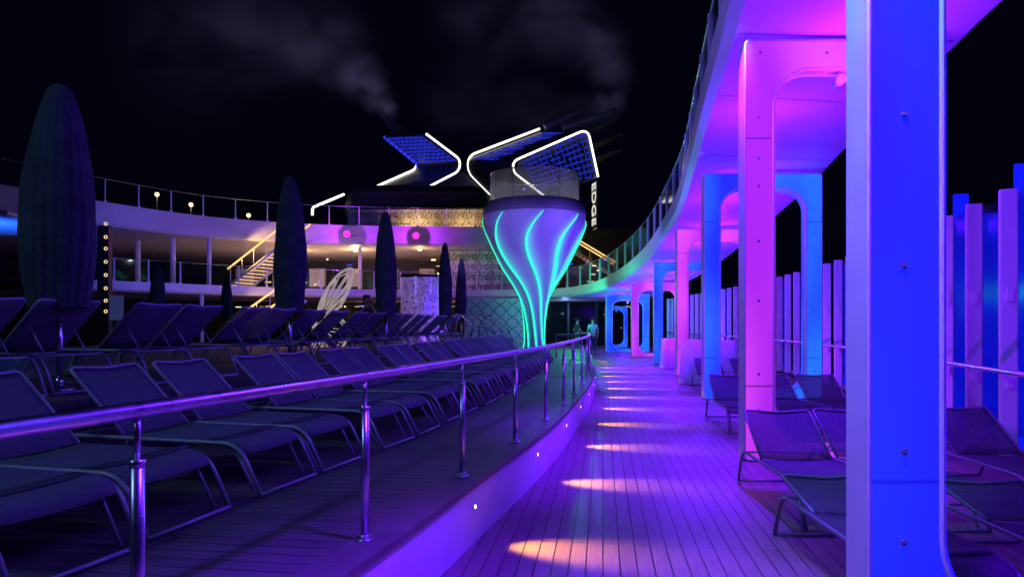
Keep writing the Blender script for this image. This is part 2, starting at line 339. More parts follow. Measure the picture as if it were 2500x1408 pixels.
# ------------------------------------------------------------ closed parasols
def parasol(x,y,ztop,rmax,seed):
    rnd=random.Random(seed)
    r=thing('closed_parasol','tall closed dark fabric parasol on a metal pole','parasol',(x,y,ZB),rnd.uniform(0,6),'closed parasols')
    h=ztop-ZB; zb=.72
    ph=[rnd.uniform(0,6) for _ in range(4)]
    prof=[(.02,zb+.03),(.74,zb),(.80,zb+.02),(.86,zb+.15),(.94,zb+.35),(1,zb+.6),(.97,zb+.85),(.90,zb+1.05),(.80,zb+1.25),(.67,zb+1.45),(.53,zb+1.6),(.42,zb+1.70),(.34,zb+1.76),(.22,zb+1.80),(.03,zb+1.82)]
    sc=(h-zb)/1.82; prof=[(a*rmax,zb+(z-zb)*sc) for a,z in prof]
    P=catmull([(a,0,z) for a,z in prof],4); prof=[(max(p.x,.01),p.z) for p in P]
    def fn(a,z):
        u=(z-zb)/(h-zb); f=abs(math.sin(4*a+ph[0]+z*.5))**.6-.6
        return 1+.055*f*(1.1-u)+.022*math.sin(21*a+ph[1]-z*1.3)+.05*math.sin(3*a+ph[2]+z*2.2)+.018*math.sin(z*9+ph[3]+2*a)
    bm=bmesh.new(); lathe(bm,prof,seg=128,fn=fn); mk('canopy',bm,M_umb,r)
    bm=bmesh.new(); tube(bm,[(0,0,.02),(0,0,zb+.05)],.025,12); mk('pole',bm,M_chrome,r)
    bm=bmesh.new(); tube(bm,[(0,0,0),(0,0,.025)],.12,20); tube(bm,[(0,0,.025),(0,0,.12)],.035,12); mk('foot_plate',bm,M_chrome,r)
for (y,x,zt,rm) in ((6,-3.9,3.56,.28),(9.75,-3.11,3.56,.22),(12.8,-2.32,3.56,.2),(17.7,-1.7,3.56,.17),(22,-1.6,3.56,.17),(16.5,-8.4,2.9,.17),(21,-8.6,2.9,.17)):
    parasol(x,y,zt,rm,int(y))
# ------------------------------------------------------------ light arches (closed rounded frames)
def arch(x0,y,top,wid,mat,label,lw=.32,depth=.18,lb=.15):
    r=thing('light_arch',label,'light arch',(x0,y,0),0,'glowing light arches over the walkway')
    def path(o,i):
        ox0,ox1,oz,ob=o,wid-o,top-o,.01+o; ix0,ix1,iz,ib=lw-i,wid-lw+i,top-lw+i,lb-i
        Ro,Ri,n=.05,.42,10; out=[]
        for (cx,cz,dx,dz,a0) in ((ox0,oz,1,-1,pi),(ox1,oz,-1,-1,pi/2),(ox1,ob,-1,1,0),(ox0,ob,1,1,-pi/2)):
            ix=ix0 if dx>0 else ix1; izz=iz if dz<0 else ib
            for k in range(n+1):
                a=a0-(pi/2)*k/n
                out.append(((cx+dx*Ro+Ro*math.cos(a),cz+dz*Ro+Ro*math.sin(a)),(ix+dx*Ri+Ri*math.cos(a),izz+dz*Ri+Ri*math.sin(a))))
        return out
    def ring(pts,mkrow):
        bm=bmesh.new(); rows=[[bm.verts.new(v) for v in mkrow(o,i)] for o,i in pts]; n=len(rows); w=len(rows[0])
        for j in range(n):
            a,b=rows[j],rows[(j+1)%n]
            for k in range(w if w>2 else 1): bm.faces.new((a[k],a[(k+1)%w],b[(k+1)%w],b[k]))
        return bm
    mk('casing',ring(path(0,0),lambda o,i:((o[0],0,o[1]),(i[0],0,i[1]),(i[0],depth,i[1]),(o[0],depth,o[1]))),M_casing,r)
    for yy in (-.005,depth+.005):
        mk('light_panel',ring(path(.022,-.022),lambda o,i:((o[0],yy,o[1]),(i[0],yy,i[1]))),mat,r)
    bm=bmesh.new(); tube(bm,[(i[0],-.012,i[1]) for o,i in path(0,0)],.012,6,closed=True); tube(bm,[(o[0],-.004,o[1]) for o,i in path(.008,0)],.010,6,closed=True); mk('trim',bm,M_casing,r)
    bmm=bmesh.new(); tube(bmm,[(0,-.006,0),(0,-.012,0)],.014,12); tube(bmm,[(0,-.012,0),(0,-.017,0)],.007,8)
    me=D.meshes.new('bolt'); bmm.to_mesh(me); bmm.free(); me.materials.append(M_grey)
    for xx in (lw/2,wid-lw/2):
        for z in (.56,.95,1.75,2.4,3.0,3.3,3.75):
            if z<top-.4:
                b=D.objects.new('bolt',me); COL.objects.link(b); b.parent=r; b.location=(xx,0,z)
    for xx in (lw*.55,wid*.42,wid-lw*.55):
        b=D.objects.new('bolt',me); COL.objects.link(b); b.parent=r; b.location=(xx,0,top-.15)
    bm=bmesh.new(); tube(bm,[(wid*.5,.09,top-lw),(wid*.5,.09,top-lw-.1)],.012,8); tube(bm,[(wid*.5,.0,top-lw-.1),(wid*.5,.14,top-lw-.13)],.05,14); mk('spot_fixture',bm,M_white,r)
    return r
AR=[(1.526,3.0,4.6,2.5,M_blue,'deep blue glowing light arch beside the walkway'),
(2.53,7.6,4.6,2.15,M_pink,'magenta glowing light arch standing on wooden deck'),
(3.8,13.8,4.48,2.35,M_cyan,'azure blue glowing light arch with rounded opening'),
(4.73,20,4.22,2.35,M_pink,'magenta glowing light arch beyond the cloth table'),
(5.3,26,3.8,2.35,M_cyan,'azure blue glowing light arch on the deck'),
(5.4,31.5,3.36,2.35,M_pink,'small pink glowing light arch further down the deck'),
(5.0,37,3.06,2.3,M_cyan,'small blue glowing light arch near the doors')]
for a in AR: arch(*a)
arch(5.9,44,2.6,1.4,M_cyan,'narrow azure glowing light arch by the bar doors',lw=.2)
# ------------------------------------------------------------ upper walkway ribbon
PR=[(.6,-3,4.65,3.5,-3),(1.35,1.5,4.65,4.1,1),(1.8,4.5,4.65,4.5,4.2),(2.16,6.8,4.65,4.9,6.9),(2.4,8,4.65,5.2,8.3),(2.87,10.5,4.63,5.7,11),(3.5,13.8,4.55,6.4,14.3),(4.1,17,4.45,7,17.5),(4.5,20,4.28,7.5,21),(4.95,26,3.85,8.1,27),(4.8,31.5,3.42,8.3,33),(4.2,36,3.15,8.4,40),(2.9,40,3.05,8.4,46),(0,42,3.05,4,50),(-5,42.5,3.05,-4,52),(-11,40.8,3.05,-9,52),(-15,37.8,3.05,-15,50),(-17.6,34.8,3.05,-26,44),(-21,31,3.05,-34,34)]
A=catmull([(p[0],p[1],p[2]) for p in PR],6); B=catmull([(p[3],p[4],p[2]) for p in PR],6)
uw=thing('upper_walkway','white curved overhead walkway sweeping down towards the stern bar','walkway')
def slab(A,B,th):
    bm=bmesh.new(); pr=None
    for a,b in zip(A,B):
        d=(b-a); d.z=0; d.normalize()
        c=[bm.verts.new(v) for v in (a+d*.12,a+Vector((0,0,.10)),a+Vector((0,0,th)),b+Vector((0,0,th)),b+Vector((0,0,.08)),b-d*.1)]
        if pr:
            for k in range(6): bm.faces.new((pr[k],pr[(k+1)%6],c[(k+1)%6],c[k]))
        pr=c
    return bm
mk('walkway_slab',slab(A,B,.5),M_white,uw)
for i in range(4,72,6):
    bm=bmesh.new()
    a=A[i]+Vector((0,0,-.004)); b=B[i]+Vector((0,0,-.004)); d=(b-a).normalized(); a=a+d*.15; b=b-d*.15; 
    t=Vector((-d.y,d.x,0))*.01
    bm.faces.new([bm.verts.new(v) for v in (a-t,b-t,b+t,a+t)])
    mk('soffit_joint',bm,M_grey,uw)
def balustrade(path,step,h,label,z0=0,mpost=M_casing,cat='balustrade',pw=.05):
    r=thing('glass_balustrade',label,cat)
    Ls=[0]
    for i in range(1,len(path)): Ls.append(Ls[-1]+(path[i]-path[i-1]).length)
    def at(s):
        for i in range(1,len(Ls)):
            if Ls[i]>=s-1e-6: return path[i-1].lerp(path[i],(s-Ls[i-1])/max(1e-6,Ls[i]-Ls[i-1]))
        return path[-1]
    n=int(Ls[-1]/step); pts=[at(Ls[-1]*i/n)+Vector((0,0,z0)) for i in range(n+1)]
    bm=bmesh.new(); box(bm,(0,0,h/2),(pw,pw*1.4,h),0,.008); box(bm,(0,0,.05),(.11,.11,.1)); me=D.meshes.new('post'); bm.to_mesh(me); bm.free(); me.materials.append(mpost)
    for i,p in enumerate(pts):
        o=D.objects.new('post',me); COL.objects.link(o); o.parent=r; o.location=p
        q=pts[min(i+1,n)] if i<n else pts[i-1]; o.rotation_euler=(0,0,math.atan2(q.y-p.y,q.x-p.x))
        if i<n:
            q=pts[i+1]; d=(q-p).normalized(); bm=bmesh.new(); a=p+d*.05; b=q-d*.05
            nrm=Vector((-d.y,d.x,0))*.006
            vs=[a+Vector((0,0,.1)),b+Vector((0,0,.1)),b+Vector((0,0,h*.96)),a+Vector((0,0,h*.96))]
            f=[bm.verts.new(v+nrm) for v in vs]; g=[bm.verts.new(v-nrm) for v in vs]
            bm.faces.new(f); bm.faces.new(g[::-1])
            for k in range(4): bm.faces.new((f[k],f[(k+1)%4],g[(k+1)%4],g[k]))
            mk('glass_pane',bm,M_glass,r)
    bm=bmesh.new(); tube(bm,[p+Vector((0,0,h)) for p in pts],.022,6); mk('top_rail',bm,M_chrome,r)
    return r
inner=[]
for a,b in zip(A,B):
    d=(b-a); d.z=0; d.normalize(); inner.append(a+d*.14)
balustrade(inner[12:],1.55,1.1,'glass balustrade with slim posts on the overhead walkway',z0=.5,pw=.06)
# ------------------------------------------------------------ windscreen
WP=[(3.6,1),(4.3,4),(5.1,7),(5.75,9.5),(6.9,14),(7.6,18),(8.2,23),(8.6,30),(8.8,40)]
ws=thing('glass_windscreen','tall glass windscreen with violet and blue lit upright fins','windscreen')
wp=catmull([(a,b,0) for a,b in WP],8); WL=[0]
for i in range(1,len(wp)): WL.append(WL[-1]+(wp[i]-wp[i-1]).length)
def wat(s):
    for i in range(1,len(WL)):
        if WL[i]>=s-1e-6: return wp[i-1].lerp(wp[i],(s-WL[i-1])/(WL[i]-WL[i-1])),(wp[i]-wp[i-1]).normalized()
    return wp[-1],(wp[-1]-wp[-2]).normalized()
bm=bmesh.new(); box(bm,(0,0,1.5),(.17,.06,2.8),0,.02); box(bm,(.0,-.05,.9),(.05,.05,.12)); box(bm,(.0,-.05,1.8),(.05,.05,.12))
me=D.meshes.new('post'); bm.to_mesh(me); bm.free(); me.materials.append(M_white)
s=0; ptsw=[]
while s<WL[-1]:
    p,t=wat(s); ptsw.append(p); o=D.objects.new('post',me); COL.objects.link(o); o.parent=ws; o.location=p; o.rotation_euler=(0,0,-.35); s+=.92
for i in range(len(ptsw)-1):
    p,q=ptsw[i],ptsw[i+1]; d=(q-p).normalized(); nrm=Vector((-d.y,d.x,0))
    bm=bmesh.new(); c=(p+q)/2-nrm*.18; box(bm,(c.x,c.y,1.6),((q-p).length-.03,.012,2.6),math.atan2(d.y,d.x)); mk('glass_pane',bm,M_glassb,ws)
    if i%2==0 or i<11:
        bm=bmesh.new(); hh=3.15 if i<14 and i%2 else 2.75; c=p.lerp(q,.5)-nrm*.32; box(bm,(c.x,c.y,.1+hh/2),(.19,.03,hh),-.2,.01); mk('light_fin',bm,M_bluefin,ws)
bm=bmesh.new(); tube(bm,[wat(WL[-1]*i/60)[0]+Vector((-.16,0,1.02)) for i in range(61)],.028,8); mk('grab_rail',bm,M_chrome,ws)
bm=bmesh.new(); tube(bm,[wat(WL[-1]*i/60)[0]+Vector((.1,0,.12)) for i in range(61)],.07,6); mk('bottom_kerb',bm,M_grey,ws)
# ------------------------------------------------------------ glass pod on stem
PX,PY=.84,26
pod=thing('tulip_pod','white tulip shaped hot tub pod with teal lights on slender stem','hot tub pod',(PX,PY,0))
k=1/65.4
prof=[(30,.42),(24,.8),(23,1.25),(24,1.65),(30,2.26),(46,2.95),(70,3.64),(96,4.35),(112,4.85),(122,5.2),(124,5.5)]
P=catmull([(a*k,0,z) for a,z in prof],5); pr2=[(p.x,p.z) for p in P]
strip_pts=[(5.42,.0),(5.0,-.17),(4.6,-.29),(4.2,-.32),(3.8,-.27),(3.4,-.15),(3.0,.0),(2.5,.2),(1.9,.40),(1.2,.60),(.55,.76)]
sp=catmull([(a,b,0) for a,b in strip_pts],5)
bm=bmesh.new(); lathe(bm,pr2+[(1.85,5.52)],seg=128); mk('bowl',bm,M_pod,pod)
bm=bmesh.new(); lathe(bm,[(1.80,5.46),(1.92,5.5),(1.92,5.62),(1.86,5.82),(1.72,5.98),(1.6,5.98),(1.6,5.6),(.02,5.6)],seg=80); mk('rim',bm,M_podrim,pod)
bm=bmesh.new(); lathe(bm,[(1.66,5.9),(1.66,7.0),(1.645,7.0),(1.645,5.9)],seg=64); mk('glass_screen',bm,M_milk,pod)
bm=bmesh.new(); ring=[(1.65*math.cos(a*2*pi/48),1.65*math.sin(a*2*pi/48),7.01) for a in range(48)]; tube(bm,ring,.02,6,closed=True); mk('screen_rail',bm,M_chrome,pod)
for i in range(12):
    a=2*pi*i/12; bm=bmesh.new(); tube(bm,[(1.65*math.cos(a),1.65*math.sin(a),5.95),(1.65*math.cos(a),1.65*math.sin(a),7.0)],.014,6); mk('screen_mullion',bm,M_chrome,pod)
lamp('pod_lamp','POINT',(0,0,6.3),(.85,.8,.8),50,.05,pod)
def rad_at(z):
    for i in range(1,len(pr2)):
        if pr2[i][1]>=z:
            a,b=pr2[i-1],pr2[i]; t=(z-a[1])/(b[1]-a[1]+1e-9); return a[0]+(b[0]-a[0])*t
    return pr2[-1][0]
for j in range(8):
    a0=-pi/2+.13+(j-3)*2*pi/8; n=len(sp)
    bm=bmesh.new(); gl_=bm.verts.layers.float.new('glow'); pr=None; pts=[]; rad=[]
    for i,q in enumerate(sp):
        z=q.x; t=i/(n-1); th=a0+q.y*1.1; R=rad_at(z); e_=max(.02,math.sin(pi*min(1,t*1.02+.02)))**.6
        W_=min(.62*e_+.03,R*.6); H_=.15*e_*min(1,R)
        pp=[(R-.01,th-.02/R,.9),(R+H_*.9,th+.0/R,1),(R+H_,th+.05/R,.92),(R+H_*.8,th+W_*.3/R,.62),(R+H_*.45,th+W_*.6/R,.3),(R-.01,th+W_/R,0)]
        c=[]
        for r_,a_,g_ in pp:
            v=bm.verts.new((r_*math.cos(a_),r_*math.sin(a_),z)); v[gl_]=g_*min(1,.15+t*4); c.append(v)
        if pr:
            for m_ in range(5):
                f=bm.faces.new((pr[m_],pr[m_+1],c[m_+1],c[m_])); f.smooth=True
        pr=c
        w=.008+.026*math.sin(pi*min(1,t*1.2))
        if t>.66: w=max(w,.022)
        pts.append(((R+H_+w*.3)*math.cos(th+.0/R),(R+H_+w*.3)*math.sin(th),z)); rad.append(w)
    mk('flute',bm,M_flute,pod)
    bm=bmesh.new(); tube(bm,pts,rad,8); mk('light_strip',bm,M_teal,pod)
# ------------------------------------------------------------ gallery
GP=[(-27,18),(-24,24.5),(-21.7,29.5),(-19.9,33.4),(-18,36.8),(-15.6,39.3),(-11.4,41.4),(-6,42.2),(-1.7,42.4),(3,42.7)]
GA=catmull([(a,b,6.25) for a,b in GP],6); GBp=[(-44,18),(-44,26),(-42,36),(-36,46),(-30,52),(-22,56),(-14,58),(-6,58),(-1,58),(3,58)]
GB=catmull([(a,b,6.25) for a,b in GBp],6)
gal=thing('upper_gallery','white curved gallery deck wrapping around the pool area','gallery')
mk('gallery_slab',slab(GA,GB,1.15),M_galw,gal)
gi=[]
for a,b in zip(GA,GB):
    d=(b-a); d.normalize(); gi.append(a+d*.15)
balustrade(gi,1.7,1.15,'glass balustrade along the upper gallery edge',z0=1.15)
for (x,y,z0,z1,rr) in ((-16.8,38.6,3.5,6.25,.12),(-14.5,44,3.5,6.3,.12),(-16.4,36.8,.4,3.1,.1),(-9.5,43.5,3.5,6.3,.1),(-18.9,38.8,3.5,6.3,.14),(-21.5,40,3.5,6.3,.14)):
    c=thing('support_column','slim round white column holding the gallery','column',(x,y,z0),0,'gallery columns'); bm=bmesh.new(); tube(bm,[(0,0,0),(0,0,z1-z0)],rr,16); mk('shaft',bm,M_white,c)
    bm=bmesh.new(); tube(bm,[(0,0,0),(0,0,.06)],rr*1.6,16); mk('base_plate',bm,M_grey,c)
for x,y,z in ((-9.65,40.8,6.75),(-5.7,41.4,6.72)):
    f=thing('flood_light','round magenta floodlight on the gallery fascia','light',(x,y,z),0,'magenta floodlights')
    bm=bmesh.new(); tube(bm,[(0,.9,0),(0,-.02,0)],.07,24); mk('housing',bm,M_galw,f)
    bm=bmesh.new(); bmesh.ops.create_icosphere(bm,subdivisions=3,radius=.2,matrix=Matrix.Translation((0,-.1,0))@Matrix.Diagonal((1,.5,1,1)))
    for ff in bm.faces: ff.smooth=True
    mk('lens',bm,M_pinkl,f)
    lamp('bulb','POINT',(0,-.45,.0),(.5,.03,1),260,.03,f)
for x,y,z in ((-20.9,41,9.1),(-18.9,41,8.5),(-15.7,41.5,7.95)):
    f=thing('globe_lamp','warm globe lamp on a short post on the gallery','light',(x,y,7.4),0,'gallery globe lamps')
    bm=bmesh.new(); bmesh.ops.create_icosphere(bm,subdivisions=3,radius=.12,matrix=Matrix.Translation((0,0,z-7.4))); mk('globe',bm,M_warm,f)
    bm=bmesh.new(); tube(bm,[(0,0,0),(0,0,z-7.4-.11)],.03,8); mk('stem',bm,M_grey,f)
    lamp('bulb','POINT',(0,-.3,z-7.4+.1),(1,.55,.2),14,.03,f)
def squiggle_wall(x0,x1,y,z0,z1,rows,label,wm,sm,dens=1.0):
    w=thing('patterned_wall',label,'wall'); bm=bmesh.new(); box(bm,((x0+x1)/2,y+.1,(z0+z1)/2),(x1-x0,.2,z1-z0)); mk('wall_panel',bm,wm,w)
    bm=bmesh.new(); rh=(z1-z0)/rows; rnd=random.Random(3)
    for rr in range(rows):
        zc=z0+rh*(rr+.5); x=x0+.1+rnd.random()*.2
        while x<x1-.8:
            n=4; pts=[]; wd=rh*.42*dens; hts=(.34,.17,.42,.36)
            for q in range(n*14+1):
                t=q/14; i=min(n-1,int(t)); a=(t-i)*2*pi; hh=hts[i]*rh; zz=-math.cos(a)*hh
                zz+= (-.22*rh if i==0 else .2*rh if i==2 else -.12*rh if i==3 else 0)*(1-math.cos(a))*.5
                pts.append((x+t*wd*.62-wd*.42*math.sin(a)+zz*.25,y-.012,zc+zz))
            tube(bm,pts,rh*.016+.005,4); x+=n*wd*.62+wd*.55
    mk('script_pattern',bm,sm,w); return w
M_wallw=pmat('cream_wall',(.55,.5,.42),.6); M_ink=pmat('ink_line',(.03,.03,.03),.6)
squiggle_wall(-10.4,-1.6,44.2,7.4,8.75,2,'cream wall covered with dark looping script lines',M_wallw,M_ink)
squiggle_wall(-4.6,.2,45,3.55,6.2,4,'pale wall with looping script lines under the gallery',M_white,M_ink)
tw=thing('tiled_wall','pale wall with blue quatrefoil ring pattern behind the pod','wall'); bm=bmesh.new(); box(bm,(-.7,41.1,1.5),(4.2,.2,3.0)); mk('wall_panel',bm,M_white,tw)
bm=bmesh.new()
for i in range(6):
    for j in range(4):
        cx=-2.5+i*.72; cz=.5+j*.7; pts=[]
        for q in range(40):
            a=2*pi*q/40; R=.26+.07*math.cos(4*a); pts.append((cx+R*math.cos(a),40.98,cz+R*math.sin(a)))
        tube(bm,pts,.018,4,closed=True)
mk('ring_pattern',bm,pmat('blue_ink',(.03,.05,.2),.5),tw)
dh=thing('deckhouse','dark rounded deckhouse at the foot of the funnels','deckhouse'); bm=bmesh.new(); box(bm,(-6.3,49,9.2),(9.8,7,3.2),0,1.3); mk('hull',bm,M_soot,dh)
for i in range(3):
    bm=bmesh.new(); box(bm,(-9+i*2.7,45.45,9.2),(.5,.08,.3)); mk('vent_grille',bm,M_dark,dh)
# ------------------------------------------------------------ funnels
def P3(l,y): return [Vector((a,y,b)) for a,b in l]
L1=[(-7.16,17.3),(-4.3,15.15),(-4.4,14.2),(-7.6,12.55)]; L0=[(-12.1,19.2),(-8.9,16.6),(-9.2,15.9),(-13.3,14.1)]
R1=[(2.64,19.6),(-4.2,17.05),(-4.1,15.8),(-1.5,13.2)]; R2=[(6.0,17.5),(.2,15.0),(.1,14.1),(3.6,11.4)]
fn1=thing('exhaust_funnel','black angular chevron funnel outlined with white light strips','funnel',group='ship funnels')
fn2=thing('exhaust_funnel','black chevron funnel with white outlined lattice box','funnel',group='ship funnels')
def chevron(fn,Pa,ya,Pb,yb):
    a=roundpath(P3(Pa,ya),1.2,7); b=roundpath(P3(Pb,yb),1.2,7)
    n=min(len(a),len(b)); bm=bmesh.new(); pr=None; dy=Vector((0,.08,0))
    for i in range(n):
        c=[bm.verts.new(v) for v in (a[i]+dy+Vector((0,0,-.03)),b[i]-dy+Vector((0,0,-.03)),b[i]-dy+Vector((0,0,.03)),a[i]+dy+Vector((0,0,.03)))]
        if pr:
            for k in range(4): bm.faces.new((pr[k],pr[(k+1)%4],c[(k+1)%4],c[k]))
        pr=c
    mk('chevron_body',bm,M_dark,fn)
    return a,b
a1,b1=chevron(fn1,L1,58,L0,66); a2,b2=chevron(fn2,R2,58,R1,66)
NR=.085
bm=bmesh.new(); tube(bm,a1,NR,8); mk('light_strip',bm,M_neon,fn1)
nb=len(b1)//2; bm=bmesh.new(); tube(bm,b1[:nb+1],.13,8); mk('light_strip',bm,M_blueled,fn1)
bm=bmesh.new(); tube(bm,[v+Vector((0,0,.2)) for v in b1[nb-2:]],NR*1.2,8); mk('light_strip',bm,M_neon,fn1)
bm=bmesh.new(); tube(bm,roundpath([(-11.6,48,10.4),(-12.9,45,9.0),(-12.9,45,8.5)],.6),.08,8); mk('light_strip',bm,M_neon,fn1)
bm=bmesh.new(); tube(bm,[v+Vector((0,0,.36*max(0,1-i_/nb))) for i_,v in enumerate(b2)],NR*1.2,8); mk('light_strip',bm,M_neon,fn2)
bm=bmesh.new(); tube(bm,roundpath([(7.16,57.9,13.7),(6.3,57.9,17.7),(.1,57.9,15.0),(.1,57.9,14.1),(3.6,57.9,11.4)],.8,7),NR,8); mk('light_strip',bm,M_neon,fn2)
def lattice(fn,q,nu,nv,mat,w=.07,j0=0):
    bm=bmesh.new(); q=[Vector(v) for v in q]
    def pt(u,v): return q[0].lerp(q[1],u).lerp(q[3].lerp(q[2],u),v)
    for i in range(nu+1): tube(bm,[pt(i/nu,0),pt(i/nu,1)],w*.6,4)
    for j in range(j0,nv+1):
        u=0
        while u<1:
            u2=min(1,u+random.uniform(.08,.3)); tube(bm,[pt(u,j/nv),pt(u2,j/nv)],w*1.2,4); u=u2+random.uniform(.0,.06)
    mk('lattice',bm,mat,fn)
lattice(fn1,[(-12,65.6,18.9),(-7.5,58.4,17.1),(-4.8,58.4,15.2),(-9.3,65.6,16.65)],9,7,M_bluedim)
lattice(fn2,[(2.9,63.8,18.95),(5.9,58.6,17.45),(.9,58.6,15.2),(-3.3,63.8,16.65)],9,5,M_bluedim,.06)
bm=bmesh.new(); bm.faces.new([bm.verts.new(v) for v in ((.5,58.3,15),(6.3,58.3,17.5),(7.16,58.3,13.7),(3.2,58.3,12.2),(.3,58.3,14.2))]); mk('box_back',bm,M_dark,fn2)
lattice(fn2,[(.9,58,14.9),(6.2,58,17.3),(7.0,58,13.8),(2.2,58,12.7)],12,7,M_bluedim,.05)
bm=bmesh.new(); tube(bm,[(7.16,58,13.7),(3.3,58,12.3)],.09,6); mk('box_edge',bm,M_grey,fn2)
def prism(q,y0,y1,nm,fn):
    bm=bmesh.new(); f=[bm.verts.new((a,y0,b)) for a,b in q]; g=[bm.verts.new((a,y1,b)) for a,b in q]
    bm.faces.new(f); bm.faces.new(g[::-1])
    for k in range(len(f)): bm.faces.new((f[k],f[(k+1)%len(f)],g[(k+1)%len(f)],g[k]))
    mk(nm,bm,M_dark,fn)
prism([(-9.2,16.0),(-13.3,13.8),(-13.3,8),(-1,8),(-1.6,13),(-4.5,15.9),(-5.5,16.6)],67,70,'funnel_neck',fn1)
prism([(-4.4,16.0),(-1.5,12.8),(-1.5,8),(6,8),(6,12),(1,16.6)],67.5,70.5,'funnel_neck',fn2)
M_pipe=pmat('pipe_grey',(.16,.16,.18),.5,.4)
for (p,fn) in (([(-9.5,64,18.6),(-11,64,19.6),(-12.2,64,20.8)],fn1),([(-8.8,64,18.4),(-10.2,64,19.4),(-11.2,64,20.4)],fn1),([(4.5,62,18.9),(7,62,19.7),(9.2,62,20.6)],fn2),([(6,62,18.4),(8,62,19.1),(9.6,62,19.8)],fn2),([(7.0,61,16.9),(8.4,61,17.5),(9.6,61,18.1)],fn2),([(7.2,61,15.7),(8.6,61,16.3),(9.7,61,16.8)],fn2),([(3,64,19.5),(5,64,20.4),(6.6,64,21.2)],fn2)):
    bm=bmesh.new(); tube(bm,catmull(p,5),[.34]*3+[.26]*4+[.14]*4,12); mk('exhaust_pipe',bm,M_pipe,fn)
# ship-name sign
cu=D.curves.new('t','FONT'); cu.body='EDGE'; cu.size=1.25; cu.extrude=.02
to=D.objects.new('t',cu); COL.objects.link(to); bpy.context.view_layer.update()
me=D.meshes.new_from_object(to.evaluated_get(bpy.context.evaluated_depsgraph_get())); D.objects.remove(to)
sg=thing('name_sign','glowing white vertical lettered sign reading EDGE','sign',(5.7,49.6,11.5))
lo=D.objects.new('letters',me); COL.objects.link(lo); me.materials.clear(); me.materials.append(M_sign); lo.parent=sg
RA=math.radians(-79)
lo.rotation_euler=(Matrix.Rotation(RA,3,'Z')@Matrix.Rotation(pi/2,3,'Y')@Matrix.Rotation(pi/2,3,'X')).to_euler()
bm=bmesh.new(); box(bm,(.25,.35,-1.5),(1.1,.06,3.4),RA); mk('backing_panel',bm,M_dark,sg)
# ------------------------------------------------------------ stairs
def stairs(x,y,z,rz,n,w,label,rise=.17,go=.27,pw=90):
    r=thing('staircase',label,'stairs',(x,y,z),rz)
    for i in range(n):
        bm=bmesh.new(); box(bm,(i*go,0,i*rise+.1),(go,w,.04)); mk('tread',bm,M_white,r)
        bm=bmesh.new(); box(bm,(i*go-go*.5,0,i*rise+.06),(.02,w*.9,.06)); mk('step_led',bm,M_warmdim,r)
    for sy in (-w/2,w/2):
        bm=bmesh.new(); tube(bm,[(-.2,sy,.0),(n*go,sy,n*rise)],.08,6); mk('stringer',bm,M_white,r)
        bm=bmesh.new(); tube(bm,[(-.2,sy,1),(n*go,sy,n*rise+1)],.05,6); mk('handrail',bm,M_warmdim,r)
        for i in range(0,n,3):
            bm=bmesh.new(); tube(bm,[(i*go,sy,i*rise),(i*go,sy,i*rise+1)],.02,6); mk('baluster',bm,M_white,r)
    lamp('stair_lamp','SPOT',(n*go*.3,-w/2-.5,n*rise*.5+.9),(1,.55,.15),pw,.05,r,(n*go*.5,w,n*rise*.45),2.2,.6)
stairs(-15.6,40.2,3.6,-.35,15,1.8,'lit staircase with glowing yellow handrails and treads',pw=380)
stairs(-14.6,37.5,.5,-.3,13,1.6,'lower lit staircase with glowing yellow treads',pw=260)
stairs(7.5,52,5,pi,13,1.4,'warm lit staircase beside the pod',pw=100)
# ------------------------------------------------------------ far building lower storey
fb=thing('bar_building','dark glazed bar front with warm interior lights below the walkway','building')
bm=bmesh.new(); box(bm,(-10,55,4.5),(60,.4,9)); mk('rear_wall',bm,M_soot,fb)
for i in range(16):
    x=-19+i*1.9; bm=bmesh.new(); box(bm,(x,47,1.5),(.12,.15,3)); mk('mullion',bm,M_dark,fb)
for i in range(15):
    x=-18.05+i*1.9; bm=bmesh.new(); box(bm,(x,47.1,1.5),(1.76,.03,2.9)); mk('window_pane',bm,M_glassb,fb)
rnd=random.Random(9)
for i in range(90):
    x=rnd.uniform(-20,9); z=rnd.choice((2.7,2.75,1.2,1.6,2.2,4.2,4.6,5.2,5.6,5.9)); y=rnd.uniform(47.6,53)
    bm=bmesh.new(); box(bm,(x,y,z),(rnd.uniform(.05,.5),.05,rnd.uniform(.03,.09))); mk('interior_light',bm,rnd.choice((M_warm,M_warmdim,M_warmdim,M_warmdim,M_blueled,M_violed)),fb)
for i in range(6):
    x=-19+i*2.6; bm=bmesh.new(); box(bm,(x,49.5,4.75),(1.1,.5,1.3),0,.05); mk('bar_cabinet',bm,M_galw,fb)
lamp('interior_glow','POINT',(-6,49,2.4),(1,.6,.3),140,.1); lamp('interior_glow','POINT',(3.5,46,2.2),(.3,.5,1),50,.1)
for (x,y,p) in ((-14,45,200),(-10,44.5,170),(-5.8,43.8,60)):
    c=thing('ceiling_lamp','recessed warm lamp in the gallery ceiling','light',(x,y,6.1),0,'ceiling lamps'); bm=bmesh.new(); tube(bm,[(0,0,0),(0,0,.12)],.12,16); mk('lamp_disc',bm,M_warm,c)
    lamp('bulb','POINT',(0,0,-.5),(1,.55,.22),p,.1,c)
lamp('wall_washer','SPOT',(-6,42.9,7.5),(1,.6,.25),220,.1,None,(-6,44.2,8.0),2.4,.9)
lamp('wall_washer','SPOT',(-3,42.9,7.5),(1,.6,.25),160,.1,None,(-3,44.2,8.0),2.4,.9)
rt=thing('light_tower','dark slim tower with a row of glowing warm rings','light tower',(-15.1,26,.5)); bm=bmesh.new(); box(bm,(-.1,0,2.3),(.42,.3,4.7),0,.03); mk('tower_body',bm,M_dark,rt)
